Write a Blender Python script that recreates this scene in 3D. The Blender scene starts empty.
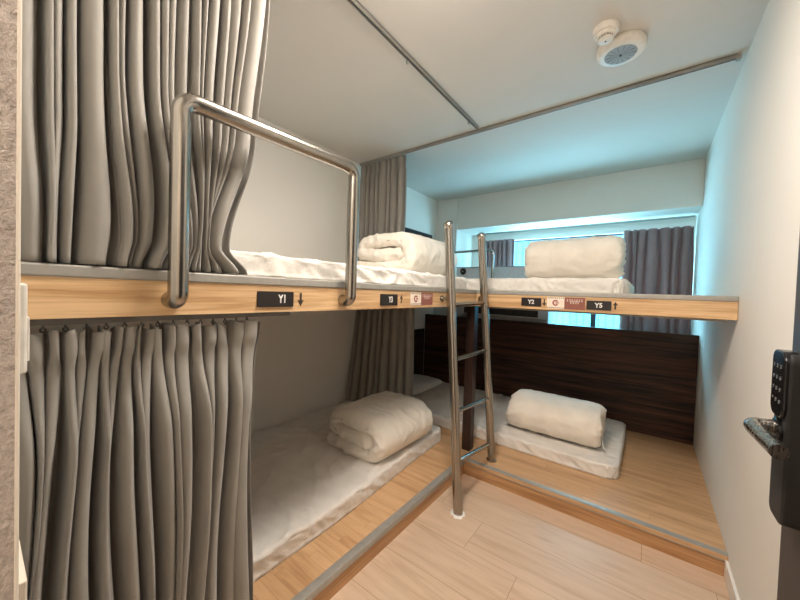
import bpy, bmesh, math, random
from mathutils import Vector, Matrix, noise
PI = math.pi
scene = bpy.context.scene
col = scene.collection
random.seed(7)

# ------------------------------------------------------------------ materials
def srgb(r, g, b):
    f = lambda c: c/12.92 if c <= .04045 else ((c+.055)/1.055)**2.4
    return (f(r/255), f(g/255), f(b/255), 1)

class NT:
    def __init__(s, name):
        s.m = bpy.data.materials.new(name); s.m.use_nodes = True
        s.t = s.m.node_tree; s.n = s.t.nodes; s.l = s.t.links
        s.b = s.n['Principled BSDF']
    def node(s, typ, **kw):
        n = s.n.new(typ)
        for k, v in kw.items():
            if k in n.inputs: n.inputs[k].default_value = v
            else: setattr(n, k, v)
        return n
    def link(s, a, b): s.l.new(a, b)
    def coords(s, scale=(1, 1, 1), rot=(0, 0, 0)):
        tc = s.node('ShaderNodeTexCoord'); mp = s.node('ShaderNodeMapping')
        mp.inputs['Scale'].default_value = scale; mp.inputs['Rotation'].default_value = rot
        s.link(tc.outputs['Object'], mp.inputs['Vector']); return mp.outputs['Vector']
    def noise(s, vec, scale=5, detail=3, rough=.5, dist=0):
        n = s.node('ShaderNodeTexNoise', Scale=scale, Detail=detail, Roughness=rough, Distortion=dist)
        s.link(vec, n.inputs['Vector']); return n.outputs['Fac']
    def ramp(s, fac, stops):
        r = s.node('ShaderNodeValToRGB'); e = r.color_ramp.elements
        while len(e) < len(stops): e.new(.5)
        for i, (p, c) in enumerate(stops): e[i].position = p; e[i].color = c
        s.link(fac, r.inputs['Fac']); return r.outputs['Color']
    def bump(s, fac, strength=.2, dist=.01):
        b = s.node('ShaderNodeBump', Strength=strength, Distance=dist)
        s.link(fac, b.inputs['Height']); s.link(b.outputs['Normal'], s.b.inputs['Normal'])
    def set(s, **kw):
        for k, v in kw.items(): s.b.inputs[k.replace('_', ' ')].default_value = v
        return s

def plain(name, c, rough=.5, metal=0, spec=.5):
    t = NT(name); t.set(Base_Color=c, Roughness=rough, Metallic=metal)
    t.b.inputs['Specular IOR Level'].default_value = spec
    v = t.coords(); n = t.noise(v, 40, 2)
    lo = tuple(x*.95 for x in c[:3])+(1,); hi = tuple(min(1, x*1.05) for x in c[:3])+(1,)
    t.link(t.ramp(n, [(.35, lo), (.65, hi)]), t.b.inputs['Base Color'])
    return t.m

def paint(name, c, bump=.08, scale=180, rough=.75):
    t = NT(name); t.set(Roughness=rough); t.b.inputs['Specular IOR Level'].default_value = .25
    v = t.coords(); n = t.noise(v, 2.5, 3)
    lo = tuple(x*.97 for x in c[:3])+(1,)
    t.link(t.ramp(n, [(.3, lo), (.7, c)]), t.b.inputs['Base Color'])
    t.bump(t.noise(v, scale, 3), bump, .004); return t.m

def wood(name, base, dark, axis='x', grain=26, rough=.38, streak=.9, spec=.4, contrast=.13):
    t = NT(name); t.set(Roughness=rough); t.b.inputs['Specular IOR Level'].default_value = spec
    sc = {'x': (.9, grain, grain), 'y': (grain, .9, grain), 'z': (grain, grain, .9)}[axis]
    v = t.coords(sc)
    n = t.noise(v, 1.3, 5, .6, .6); n2 = t.noise(v, 6, 4, .65, .2)
    mx = t.node('ShaderNodeMath', operation='MULTIPLY_ADD'); mx.inputs[1].default_value = .35
    t.link(n2, mx.inputs[0]); t.link(n, mx.inputs[2])
    lo = .675-contrast; hi = .675+contrast
    mid = tuple((a+b)/2*1.0 for a, b in zip(base[:3], dark[:3]))+(1,)
    t.link(t.ramp(mx.outputs[0], [(lo, dark), ((lo+hi)/2, mid), (hi, base)]), t.b.inputs['Base Color'])
    t.bump(n2, .06, .002); return t.m

def planks(name, base, dark, length, width, offset=(0, 0, 0), rough=.35, seam=.0025, var=.12, seamcol=None, spec=.4, figure=True, step=0):
    """planks running along x"""
    t = NT(name); t.set(Roughness=rough); t.b.inputs['Specular IOR Level'].default_value = spec
    tc = t.node('ShaderNodeTexCoord'); mp = t.node('ShaderNodeMapping')
    mp.inputs['Location'].default_value = offset
    t.link(tc.outputs['Object'], mp.inputs['Vector'])
    br = t.node('ShaderNodeTexBrick', offset=0, offset_frequency=2, squash=1)
    sx = t.node('ShaderNodeSeparateXYZ'); t.link(mp.outputs['Vector'], sx.inputs[0])
    dv = t.node('ShaderNodeMath', operation='DIVIDE'); dv.inputs[1].default_value = width; t.link(sx.outputs['Y'], dv.inputs[0])
    fl = t.node('ShaderNodeMath', operation='FLOOR'); t.link(dv.outputs[0], fl.inputs[0])
    ma = t.node('ShaderNodeMath', operation='MULTIPLY_ADD'); ma.inputs[1].default_value = -step; t.link(fl.outputs[0], ma.inputs[0]); t.link(sx.outputs['X'], ma.inputs[2])
    cb = t.node('ShaderNodeCombineXYZ'); t.link(ma.outputs[0], cb.inputs['X']); t.link(sx.outputs['Y'], cb.inputs['Y'])
    br.inputs['Color1'].default_value = (0, 0, 0, 1); br.inputs['Color2'].default_value = (1, 1, 1, 1)
    br.inputs['Mortar'].default_value = (.5, .5, .5, 1)
    br.inputs['Scale'].default_value = 1; br.inputs['Mortar Size'].default_value = seam
    br.inputs['Mortar Smooth'].default_value = .1; br.inputs['Bias'].default_value = 0
    br.inputs['Brick Width'].default_value = length; br.inputs['Row Height'].default_value = width
    t.link(cb.outputs[0], br.inputs['Vector'])
    # grain, shifted per plank
    ml = t.node('ShaderNodeVectorMath', operation='MULTIPLY'); ml.inputs[1].default_value = (7, 7, 7)
    t.link(br.outputs['Color'], ml.inputs[0])
    ad = t.node('ShaderNodeVectorMath', operation='ADD')
    t.link(mp.outputs['Vector'], ad.inputs[0]); t.link(ml.outputs[0], ad.inputs[1])
    mp2 = t.node('ShaderNodeMapping'); mp2.inputs['Scale'].default_value = (1.4, 14, 14)
    t.link(ad.outputs[0], mp2.inputs['Vector'])
    n = t.noise(mp2.outputs['Vector'], 1.0, 5, .6, 1.4 if figure else .4); n2 = t.noise(mp2.outputs['Vector'], 6, 3, .6)
    mx = t.node('ShaderNodeMath', operation='MULTIPLY_ADD'); mx.inputs[1].default_value = .3
    t.link(n2, mx.inputs[0]); t.link(n, mx.inputs[2])
    mid = tuple((a*.65+b*.35) for a, b in zip(base[:3], dark[:3]))+(1,)
    grain = t.ramp(mx.outputs[0], [(.47, dark), (.63, mid), (.8, base)])
    hv = t.node('ShaderNodeHueSaturation'); t.link(grain, hv.inputs['Color'])
    mr = t.node('ShaderNodeMapRange'); mr.inputs['To Min'].default_value = 1-var; mr.inputs['To Max'].default_value = 1+var
    t.link(br.outputs['Color'], mr.inputs['Value']); t.link(mr.outputs[0], hv.inputs['Value'])
    mix = t.node('ShaderNodeMix', data_type='RGBA')
    t.link(br.outputs['Fac'], mix.inputs['Factor']); t.link(hv.outputs['Color'], mix.inputs['A'])
    sc_ = seamcol or tuple(x*.5 for x in dark[:3])+(1,)
    mix.inputs['B'].default_value = sc_
    t.link(mix.outputs['Result'], t.b.inputs['Base Color'])
    t.bump(br.outputs['Fac'], -.15, .002); return t.m

def fabric(name, c, weave=900, rough=.85, sheen=.2, bump=.15, fold=0, trans=0):
    t = NT(name); t.set(Roughness=rough); t.b.inputs['Specular IOR Level'].default_value = .2
    t.b.inputs['Sheen Weight'].default_value = sheen
    v = t.coords(); n = t.noise(v, 9, 3); w = t.noise(v, weave, 2)
    lo = tuple(x*.93 for x in c[:3])+(1,); hi = tuple(min(1, x*1.04) for x in c[:3])+(1,)
    t.link(t.ramp(n, [(.3, lo), (.7, hi)]), t.b.inputs['Base Color'])
    if fold:
        v2 = t.coords((1, 1.6, 1.3), (.3, .2, .6))
        rn = t.node('ShaderNodeTexNoise', noise_type='RIDGED_MULTIFRACTAL', Scale=fold, Detail=3, Roughness=.5, Distortion=.7)
        t.link(v2, rn.inputs['Vector']); f0 = t.noise(v, 14, 3, .6, .8)
        mf = t.node('ShaderNodeMath', operation='MULTIPLY_ADD'); mf.inputs[1].default_value = .35
        t.link(f0, mf.inputs[0]); t.link(rn.outputs['Fac'], mf.inputs[2]); f = mf.outputs[0]
        t.bump(f, bump, .02)
    return t.m

def steel(name, c, rough=.25):
    t = NT(name); t.set(Base_Color=c, Metallic=1.0, Roughness=rough)
    v = t.coords((60, 60, 2)); n = t.noise(v, 4, 2)
    mr = t.node('ShaderNodeMapRange'); mr.inputs['To Min'].default_value = rough*.75; mr.inputs['To Max'].default_value = rough*1.3
    t.link(n, mr.inputs['Value']); t.link(mr.outputs[0], t.b.inputs['Roughness'])
    lo = tuple(x*.85 for x in c[:3])+(1,)
    t.link(t.ramp(n, [(.35, lo), (.65, c)]), t.b.inputs['Base Color']); return t.m

def emit(name, c, strength):
    t = NT(name); t.set(Base_Color=(.8, .8, .8, 1)); t.b.inputs['Emission Color'].default_value = c
    t.b.inputs['Emission Strength'].default_value = strength
    return t.m

M = {}
M['wall'] = paint('wall_paint', srgb(236, 231, 222))
M['ceil'] = paint('ceiling_paint', srgb(218, 213, 205), .03)
M['rough'] = None
t = NT('rough_plaster'); t.set(Roughness=.9); v = t.coords(); n = t.noise(v, 150, 4, .7); n1 = t.noise(v, 45, 3, .6)
t.link(t.ramp(n, [(.3, srgb(158, 146, 137)), (.7, srgb(202, 189, 179))]), t.b.inputs['Base Color'])
mx = t.node('ShaderNodeMath', operation='ADD'); t.link(n, mx.inputs[0]); t.link(n1, mx.inputs[1]); t.bump(mx.outputs[0], .9, .006); M['rough'] = t.m
M['bead'] = paint('corner_bead_paint', srgb(226, 214, 198), .2, 240)
M['fascia_y'] = wood('oak_fascia_long', srgb(226, 192, 148), srgb(184, 142, 98), 'y', 30, contrast=.12)
M['fascia_x'] = wood('oak_fascia_cross', srgb(226, 192, 148), srgb(184, 142, 98), 'x', 30, contrast=.12)
M['deck'] = planks('platform_oak', srgb(212, 172, 130), srgb(180, 138, 97), .9, .0475, (0.2+9, .01+.0475*60, 0), .33, .0005, .02, srgb(152, 114, 78), figure=False, step=.31)
M['riser_x'] = wood('riser_oak_cross', srgb(202, 158, 114), srgb(160, 116, 76), 'x')
M['riser_y'] = wood('riser_oak_long', srgb(202, 158, 114), srgb(160, 116, 76), 'y')
M['floor'] = planks('floor_laminate', srgb(211, 184, 159), srgb(192, 163, 136), 1.22, .235, (-.991+1.22*12-.26*39, .135+.235*39, 0), .38, .0011, .05, srgb(150, 122, 92), step=-.26)
M['slab'] = paint('slab_underside_paint', srgb(200, 190, 176), .05)
M['alu'] = plain('aluminium_trim', srgb(168, 164, 156), .36, .35)
M['gtrim'] = plain('grey_edge_trim', srgb(163, 160, 153), .5, .3)
M['steel'] = steel('stainless_steel', (.40, .37, .33, 1), .22)
M['steel_b'] = steel('polished_steel', (.52, .49, .45, 1), .14)
M['curtain'] = fabric('taupe_curtain', srgb(150, 146, 139), 700, .8, .25, .12)
M['curtain_win'] = fabric('mauve_curtain', srgb(158, 130, 128), 700, .8, .2, .12)
M['sheet'] = fabric('white_sheet', srgb(236, 230, 222), 900, .75, .15, .6, 5)
M['duvet'] = fabric('cream_duvet', srgb(240, 232, 219), 900, .8, .2, .9, 6)
M['pillow'] = fabric('white_pillow', srgb(225, 220, 214), 900, .8, .2, .3, 4)
M['dark'] = wood('dark_wenge', srgb(88, 58, 46), srgb(22, 14, 12), 'x', 22, .42, spec=.3, contrast=.13)
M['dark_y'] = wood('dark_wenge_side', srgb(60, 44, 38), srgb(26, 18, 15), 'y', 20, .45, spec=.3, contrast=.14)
M['post'] = wood('dark_post', srgb(58, 37, 29), srgb(30, 19, 15), 'z', 24, .4)
M['black'] = plain('sign_black', srgb(34, 28, 27), .35)
M['white'] = plain('sign_white', srgb(240, 236, 230), .5)
M['arrow'] = plain('arrow_dark', srgb(62, 50, 40), .5)
M['cream'] = plain('sticker_cream', srgb(238, 222, 206), .5)
M['brown'] = plain('sticker_brown', srgb(142, 86, 74), .5)
M['red'] = plain('logo_red', srgb(150, 48, 40), .5)
M['plastic'] = plain('white_plastic', srgb(232, 226, 216), .4)
M['plastic_d'] = plain('grey_plastic', srgb(120, 117, 113), .5)
M['slot'] = plain('slot_grey', srgb(158, 156, 152), .5)
M['door'] = plain('door_dark_paint', srgb(50, 46, 46), .5)
M['lock'] = plain('lock_black', srgb(20, 19, 20), .22)
M['lockb'] = plain('lock_body_black', srgb(22, 20, 20), .55)
M['handle'] = steel('satin_steel', (.40, .36, .32, 1), .27)
M['ac'] = plain('unit_grey', srgb(206, 212, 218), .5)
M['ac_d'] = plain('grille_dark', srgb(28, 30, 33), .6)
M['winframe'] = plain('window_frame_dark', srgb(50, 56, 62), .45)
M['digit'] = plain('keypad_print', srgb(120, 117, 112), .5)
M['lamp'] = emit('lamp_diffuser', (1, .85, .68, 1), 5)
M['lamp_fill'] = emit('corridor_fill_diffuser', (1, .85, .68, 1), 5)
M['cord'] = plain('white_cord', srgb(238, 234, 228), .7)
t = M['curtain_win']; nt = t.node_tree; out = nt.nodes['Material Output']; ms = nt.nodes.new('ShaderNodeMixShader'); tl = nt.nodes.new('ShaderNodeBsdfTranslucent')
tl.inputs['Color'].default_value = srgb(176, 138, 134); ms.inputs[0].default_value = .2
nt.links.new(nt.nodes['Principled BSDF'].outputs[0], ms.inputs[1]); nt.links.new(tl.outputs[0], ms.inputs[2]); nt.links.new(ms.outputs[0], out.inputs['Surface'])
# facade outside
t = NT('pale_cladding'); t.set(Roughness=.6)
tc = t.coords((1, 1, 1)); br = t.node('ShaderNodeTexBrick', offset=0)
br.inputs['Color1'].default_value = (.06, .25, .31, 1); br.inputs['Color2'].default_value = (.055, .235, .295, 1); br.inputs['Mortar'].default_value = (.02, .13, .18, 1)
br.inputs['Scale'].default_value = 1; br.inputs['Mortar Size'].default_value = .012; br.inputs['Brick Width'].default_value = .16; br.inputs['Row Height'].default_value = .5
rot = t.node('ShaderNodeMapping'); rot.inputs['Rotation'].default_value = (PI/2, 0, 0); t.link(tc, rot.inputs['Vector']); t.link(rot.outputs[0], br.inputs['Vector'])
t.link(br.outputs['Color'], t.b.inputs['Base Color']); M['facade'] = t.m
# window glass
g = bpy.data.materials.new('window_glass'); g.use_nodes = True; nt = g.node_tree; nt.nodes.clear()
o_ = nt.nodes.new('ShaderNodeOutputMaterial'); mxs = nt.nodes.new('ShaderNodeMixShader'); tr = nt.nodes.new('ShaderNodeBsdfTransparent'); gl = nt.nodes.new('ShaderNodeBsdfGlossy')
tr.inputs['Color'].default_value = (.86, .97, 1, 1); gl.inputs['Roughness'].default_value = .03; mxs.inputs[0].default_value = .06
nt.links.new(tr.outputs[0], mxs.inputs[1]); nt.links.new(gl.outputs[0], mxs.inputs[2]); nt.links.new(mxs.outputs[0], o_.inputs['Surface']); M['glass'] = g

# ------------------------------------------------------------------ object helpers
def tag(o, label=None, cat=None, group=None, kind=None):
    if label: o['label'] = label
    if cat: o['category'] = cat
    if group: o['group'] = group
    if kind: o['kind'] = kind
    return o
def thing(name, label, cat, loc, group=None, kind=None):
    o = bpy.data.objects.new(name, None); col.objects.link(o); o.location = loc; o.empty_display_size = .05
    return tag(o, label, cat, group, kind)
def wloc(o):
    v = Vector(o.location)
    while o.parent: o = o.parent; v += Vector(o.location)
    return v
def obj(name, bm, mat, parent=None, smooth=False, mods=(), loc=None):
    """bm in world coordinates; origin moved to the base of the shape"""
    bmesh.ops.recalc_face_normals(bm, faces=bm.faces)
    me = bpy.data.meshes.new(name)
    vs = [v.co for v in bm.verts]
    if loc is None:
        loc = Vector(((min(v.x for v in vs)+max(v.x for v in vs))/2, (min(v.y for v in vs)+max(v.y for v in vs))/2, min(v.z for v in vs)))
    loc = Vector(loc)
    bmesh.ops.translate(bm, verts=bm.verts, vec=-loc)
    if smooth:
        for f in bm.faces: f.smooth = True
    bm.to_mesh(me); bm.free()
    for m in (mat if isinstance(mat, (list, tuple)) else [mat]): me.materials.append(m)
    o = bpy.data.objects.new(name, me); col.objects.link(o)
    if parent:
        o.parent = parent; o.location = loc-wloc(parent)
    else: o.location = loc
    if smooth == 'auto':
        try: me.set_sharp_from_angle(angle=math.radians(40))
        except Exception: pass
    for k, kw in mods:
        md = o.modifiers.new(k.lower(), k)
        for a, b in kw.items(): setattr(md, a, b)
    return o
def box(bm, a, b, mi=0):
    x0, y0, z0 = a; x1, y1, z1 = b
    vs = [bm.verts.new(p) for p in ((x0,y0,z0),(x1,y0,z0),(x1,y1,z0),(x0,y1,z0),(x0,y0,z1),(x1,y0,z1),(x1,y1,z1),(x0,y1,z1))]
    for q in ((3,2,1,0),(4,5,6,7),(0,1,5,4),(1,2,6,5),(2,3,7,6),(3,0,4,7)):
        bm.faces.new([vs[i] for i in q]).material_index = mi
    return vs
def boxes(*bs):
    bm = bmesh.new()
    for a, b in bs: box(bm, a, b)
    return bm
BEV = lambda w=.003, s=2: ('BEVEL', dict(width=w, segments=s, limit_method='ANGLE'))
def tube(bm, pts, r, seg=16, cap=True, radii=None):
    pts = [Vector(p) for p in pts]; rings = []; up = None
    for i, p in enumerate(pts):
        d = (pts[min(i+1, len(pts)-1)]-pts[max(i-1, 0)]).normalized()
        if up is None:
            up = Vector((0, 0, 1)) if abs(d.z) < .9 else Vector((1, 0, 0))
        a = (up-d*up.dot(d)).normalized(); up = a; b = d.cross(a)
        rr = radii[i] if radii else r
        rings.append([bm.verts.new(p+(a*math.cos(2*PI*k/seg)+b*math.sin(2*PI*k/seg))*rr) for k in range(seg)])
    for A, B in zip(rings, rings[1:]):
        for k in range(seg): bm.faces.new((A[k], A[(k+1) % seg], B[(k+1) % seg], B[k]))
    if cap: bm.faces.new(rings[0][::-1]); bm.faces.new(rings[-1])
    return bm
def fillet(pts, r, n=8):
    pts = [Vector(p) for p in pts]; out = [pts[0]]
    for a, b, c in zip(pts, pts[1:], pts[2:]):
        u = (a-b).normalized(); w = (c-b).normalized(); ang = u.angle(w); d = r/math.tan(ang/2)
        d = min(d, (a-b).length*.48, (c-b).length*.48); rr = d*math.tan(ang/2)
        p0 = b+u*d; p1 = b+w*d; cen = b+(u+w).normalized()*(rr/math.sin(ang/2))
        for k in range(n+1):
            v0 = p0-cen; v1 = p1-cen; q = v0.normalized().slerp(v1.normalized(), k/n)*rr
            out.append(cen+q)
    out.append(pts[-1]); return out
def lathe(bm, prof, origin, axis='z', seg=40, flip=1):
    """prof: list of (r, h) from the origin along axis"""
    ox = Vector(origin); rings = []
    for r, h in prof:
        ring = []
        for k in range(seg):
            c, s = math.cos(2*PI*k/seg)*r, math.sin(2*PI*k/seg)*r
            p = {'z': (c, s, h*flip), 'x': (h*flip, c, s), 'y': (c, h*flip, s)}[axis]
            ring.append(bm.verts.new(ox+Vector(p)))
        rings.append(ring)
    for A, B in zip(rings, rings[1:]):
        for k in range(seg): bm.faces.new((A[k], A[(k+1) % seg], B[(k+1) % seg], B[k]))
    bm.faces.new(rings[0][::-1]); bm.faces.new(rings[-1]); return bm
def sphere(bm, c, r, sc=(1, 1, 1)):
    bmesh.ops.create_uvsphere(bm, u_segments=24, v_segments=16, radius=1, matrix=Matrix.Translation(c) @ Matrix.Diagonal((r*sc[0], r*sc[1], r*sc[2], 1)))
    return bm
def text_bm(s, size, sx=1, bold=.012):
    cu = bpy.data.curves.new('tmp', 'FONT'); cu.body = s; cu.size = size; cu.align_x = 'CENTER'; cu.align_y = 'CENTER'
    cu.extrude = .0004; cu.offset = bold*size
    o = bpy.data.objects.new('tmp', cu); col.objects.link(o)
    dg = bpy.context.evaluated_depsgraph_get(); me = bpy.data.meshes.new_from_object(o.evaluated_get(dg))
    bm = bmesh.new(); bm.from_mesh(me); bpy.data.objects.remove(o); bpy.data.meshes.remove(me)
    for v in bm.verts: v.co.x *= sx
    return bm
def on_plane(bm, origin, face):
    """local x,y,z -> plane. face 'x': faces +x, reads along +y; 'y': faces -y, reads along +x; 'nx': faces -x, reads along -y"""
    mats = {'x': Matrix(((0,0,1),(1,0,0),(0,1,0))), 'y': Matrix(((1,0,0),(0,0,-1),(0,1,0))), 'nx': Matrix(((0,0,-1),(-1,0,0),(0,1,0)))}
    m = mats[face]; o = Vector(origin)
    for v in bm.verts: v.co = o+m @ v.co
    return bm
def fbm(p, sc): return noise.noise(Vector(p)*sc)

# ------------------------------------------------------------------ dimensions
XL, XR = -1.303, 1.304
Y0, YB = -2.04, 2.14
CH = 2.4715
S = .1007; U = 1.2845; T = 1.258; B = 1.172
YF = .09; YP = 1.428; YBEAM = 1.677; ZBEAM = 2.07; DX0, DX1 = .4, 1.25; YW = Y0-.0050

# ------------------------------------------------------------------ setting
def struct(name, bm, mat, parent=None, **kw):
    o = obj(name, bm, mat, parent, **kw)
    if not parent: o['kind'] = 'structure'
    return o
def L(o, s): o['label'] = s; return o
L(struct('floor', boxes(((XL-.15, -4.2, -.1), (XR+.7, YB+.15, 0))), M['floor'], loc=(0, 0, 0)), 'pale oak laminate plank floor')
L(struct('ceiling', boxes(((XL-.15, -4.2, CH), (XR+.7, YB+.15, CH+.1))), M['ceil']), 'white painted ceiling')
L(struct('wall_left', boxes(((XL-.15, Y0-.16, 0), (XL, YB+.15, CH))), M['wall']), 'white wall along the left bunks')
L(struct('wall_right', boxes(((XR, Y0, 0), (XR+.15, YB+.15, CH))), M['wall']), 'plain white wall on the right')
WX0, WX1, WZ0, WZ1 = -.82, 1.29, .86, 1.967
bk = boxes(((XL, YB, 0), (WX0, YB+.15, CH)), ((WX1, YB, 0), (XR, YB+.15, CH)), ((WX0, YB, 0), (WX1, YB+.15, WZ0)), ((WX0, YB, WZ1), (WX1, YB+.15, CH)))
L(struct('wall_back', bk, M['wall']), 'white window wall at the back')
L(struct('trim_1', boxes(((-1.0, YBEAM, ZBEAM), (XR, YB, CH))), M['wall'], mods=[BEV(.004)]), 'white boxed beam under the ceiling over the window')
L(struct('trim_2', boxes(((XL, 1.654, 0), (-1.0, YB, CH))), M['wall'], mods=[BEV(.004)]), 'white column in the far left corner')
fw = boxes(((XL-.15, Y0-.16, 0), (DX0-.006, YW, CH)), ((DX1, Y0-.16, 0), (XR+.65, YW, CH)), ((DX0-.006, Y0-.16, 2.12), (DX1, YW, CH)))
L(struct('wall_front', fw, M['wall']), 'front wall with the doorway')
L(struct('trim_3', boxes(((DX0-.006, Y0-.16, 0), (DX0, YW-.0026, 2.12))), M['rough']), 'rough plaster jamb at the left edge')
bd = bmesh.new(); tube(bd, [(DX0-.0026, YW-.0026, 0), (DX0-.0026, YW-.0026, 2.12)], .0028, 16)
L(struct('trim_4', bd, M['bead'], smooth='auto'), 'smooth cream corner bead of the left jamb')
L(struct('baseboard_right', boxes(((XR-.012, -1.95, 0), (XR, -.0, .085))), M['plastic'], mods=[BEV(.003)]), 'white skirting at the foot of the right wall')
# corridor behind the doorway
L(struct('wall_corridor_left', boxes(((DX0-.65, -4.2, 0), (DX0-.5, Y0-.16, CH))), M['wall']), 'left corridor wall outside the door')
L(struct('wall_corridor_right', boxes(((XR+.5, -4.2, 0), (XR+.65, Y0-.16, CH))), M['wall']), 'right corridor wall outside the door')
L(struct('wall_corridor_end', boxes(((DX0-.65, -4.2, 0), (XR+.65, -4.05, CH))), M['wall']), 'far end wall of the corridor')

# window
win = bmesh.new(); fr = .014; yw = YB+.05
for a, b in (((WX0, yw, WZ0), (WX1, yw+.05, WZ0+fr)), ((WX0, yw, WZ1-fr), (WX1, yw+.05, WZ1)), ((WX0, yw, WZ0), (WX0+fr, yw+.05, WZ1)), ((WX1-fr, yw, WZ0), (WX1, yw+.05, WZ1)), ((.455, yw-.01, WZ0), (.505, yw+.05, WZ1))): box(win, a, b)
wo = L(struct('window_1', win, M['winframe'], mods=[BEV(.003)]), 'wide window with a dark frame and one mullion')
for x0, x1 in ((WX0+fr, .455), (.505, WX1-fr)):
    obj('pane', boxes(((x0-.004, yw+.022, WZ0+fr-.004), (x1+.004, yw+.027, WZ1-fr+.004))), M['glass'], wo)
# building across the street
fa = obj('neighbouring_building', boxes(((-5, 7.4, -1), (5, 8.4, 3.6))), M['facade'])
tag(fa, 'pale blue clad building seen bright through the window', 'building')

# ------------------------------------------------------------------ lower platform
pf = thing('sleeping_platform', 'low oak platform with grey metal nosing that carries the lower beds', 'platform', (0, 0, 0))
dk = bmesh.new(); box(dk, (XL, Y0, S-.02), (-.014, 0, S)); box(dk, (XL, 0, S-.02), (XR, 1.66, S))
obj('deck', dk, M['deck'], pf, loc=(0, 0, S-.02))
obj('riser', boxes(((-.02, Y0, 0), (-.008, .0, S-.02))), M['riser_y'], pf)
obj('riser', boxes(((-.02, .008, 0), (XR, .02, S-.02))), M['riser_x'], pf)
def nosing(path_fn, a0, a1):
    """L shaped rounded profile swept along an axis"""
    prof = [(0, -.026), (.004, -.026), (.005, -.004), (.003, .0015), (-.002, .0035), (-.034, .0025), (-.034, 0), (0, 0)]
    bm = bmesh.new(); rows = [[bm.verts.new(path_fn(u, w, a)) for u, w in prof] for a in (a0, a1)]
    n = len(prof)
    for i in range(n): bm.faces.new((rows[0][i], rows[0][(i+1) % n], rows[1][(i+1) % n], rows[1][i]))
    bm.faces.new(rows[0][::-1]); bm.faces.new(rows[1]); return bm
obj('edge_nosing', nosing(lambda u, w, a: (-.005+u, a, S+w), Y0, .0), M['alu'], pf, smooth='auto')
obj('edge_nosing', nosing(lambda u, w, a: (a, .005-u, S+w), -.005, XR), M['alu'], pf, smooth='auto')

# ------------------------------------------------------------------ upper bunk
bkx = thing('upper_bunk', 'L-shaped upper bunk with oak fascia and grey metal edge', 'bunk bed', (0, 0, B))
sl = bmesh.new(); box(sl, (XL+.001, Y0+.001, B+.012), (-.02, YF+.02, T+.01)); box(sl, (XL+.001, YF+.02, B+.012), (XR, YP, T+.01))
obj('slab', sl, M['slab'], bkx)
obj('fascia', boxes(((-.02, Y0+.001, B), (0, YF, T))), M['fascia_y'], bkx)
obj('fascia', boxes(((0, YF, B), (XR-.002, YF+.02, T))), M['fascia_x'], bkx)
obj('edge_trim', boxes(((-.05, Y0+.001, T), (.004, YF-.004, U))), M['gtrim'], bkx, mods=[BEV(.004)])
obj('edge_trim', boxes(((-.05, YF-.004, T), (XR-.001, YF+.05, U))), M['gtrim'], bkx, mods=[BEV(.004)])
obj('post', boxes(((-.095, .135, S), (-.03, .2, B+.012))), M['post'], bkx, mods=[BEV(.003)])

# dark panels
pn = thing('wood_panel', 'wide dark wenge panel behind the lower back bed', 'panel', (0, YP, S))
obj('board', boxes(((XL+.021, YP, S+.001), (XR-.002, YP+.03, .9855))), M['dark'], pn, mods=[BEV(.002)])
tag(obj('headboard', boxes(((XL+.001, .3, S), (XL+.019, YP, .80))), M['dark_y'], mods=[BEV(.002)]), 'low dark side panel on the left wall behind the pillow', 'headboard', None)
tag(obj('headboard', boxes(((XL+.001, .36, U+.004), (XL+.019, 1.53, 2.0))), M['dark_y'], mods=[BEV(.002)]), 'dark panel on the left wall above the upper folded duvet', 'headboard', None)

sm = lambda a, b, x: max(0, min(1, (x-a)/(b-a)))**2*(3-2*max(0, min(1, (x-a)/(b-a))))
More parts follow.
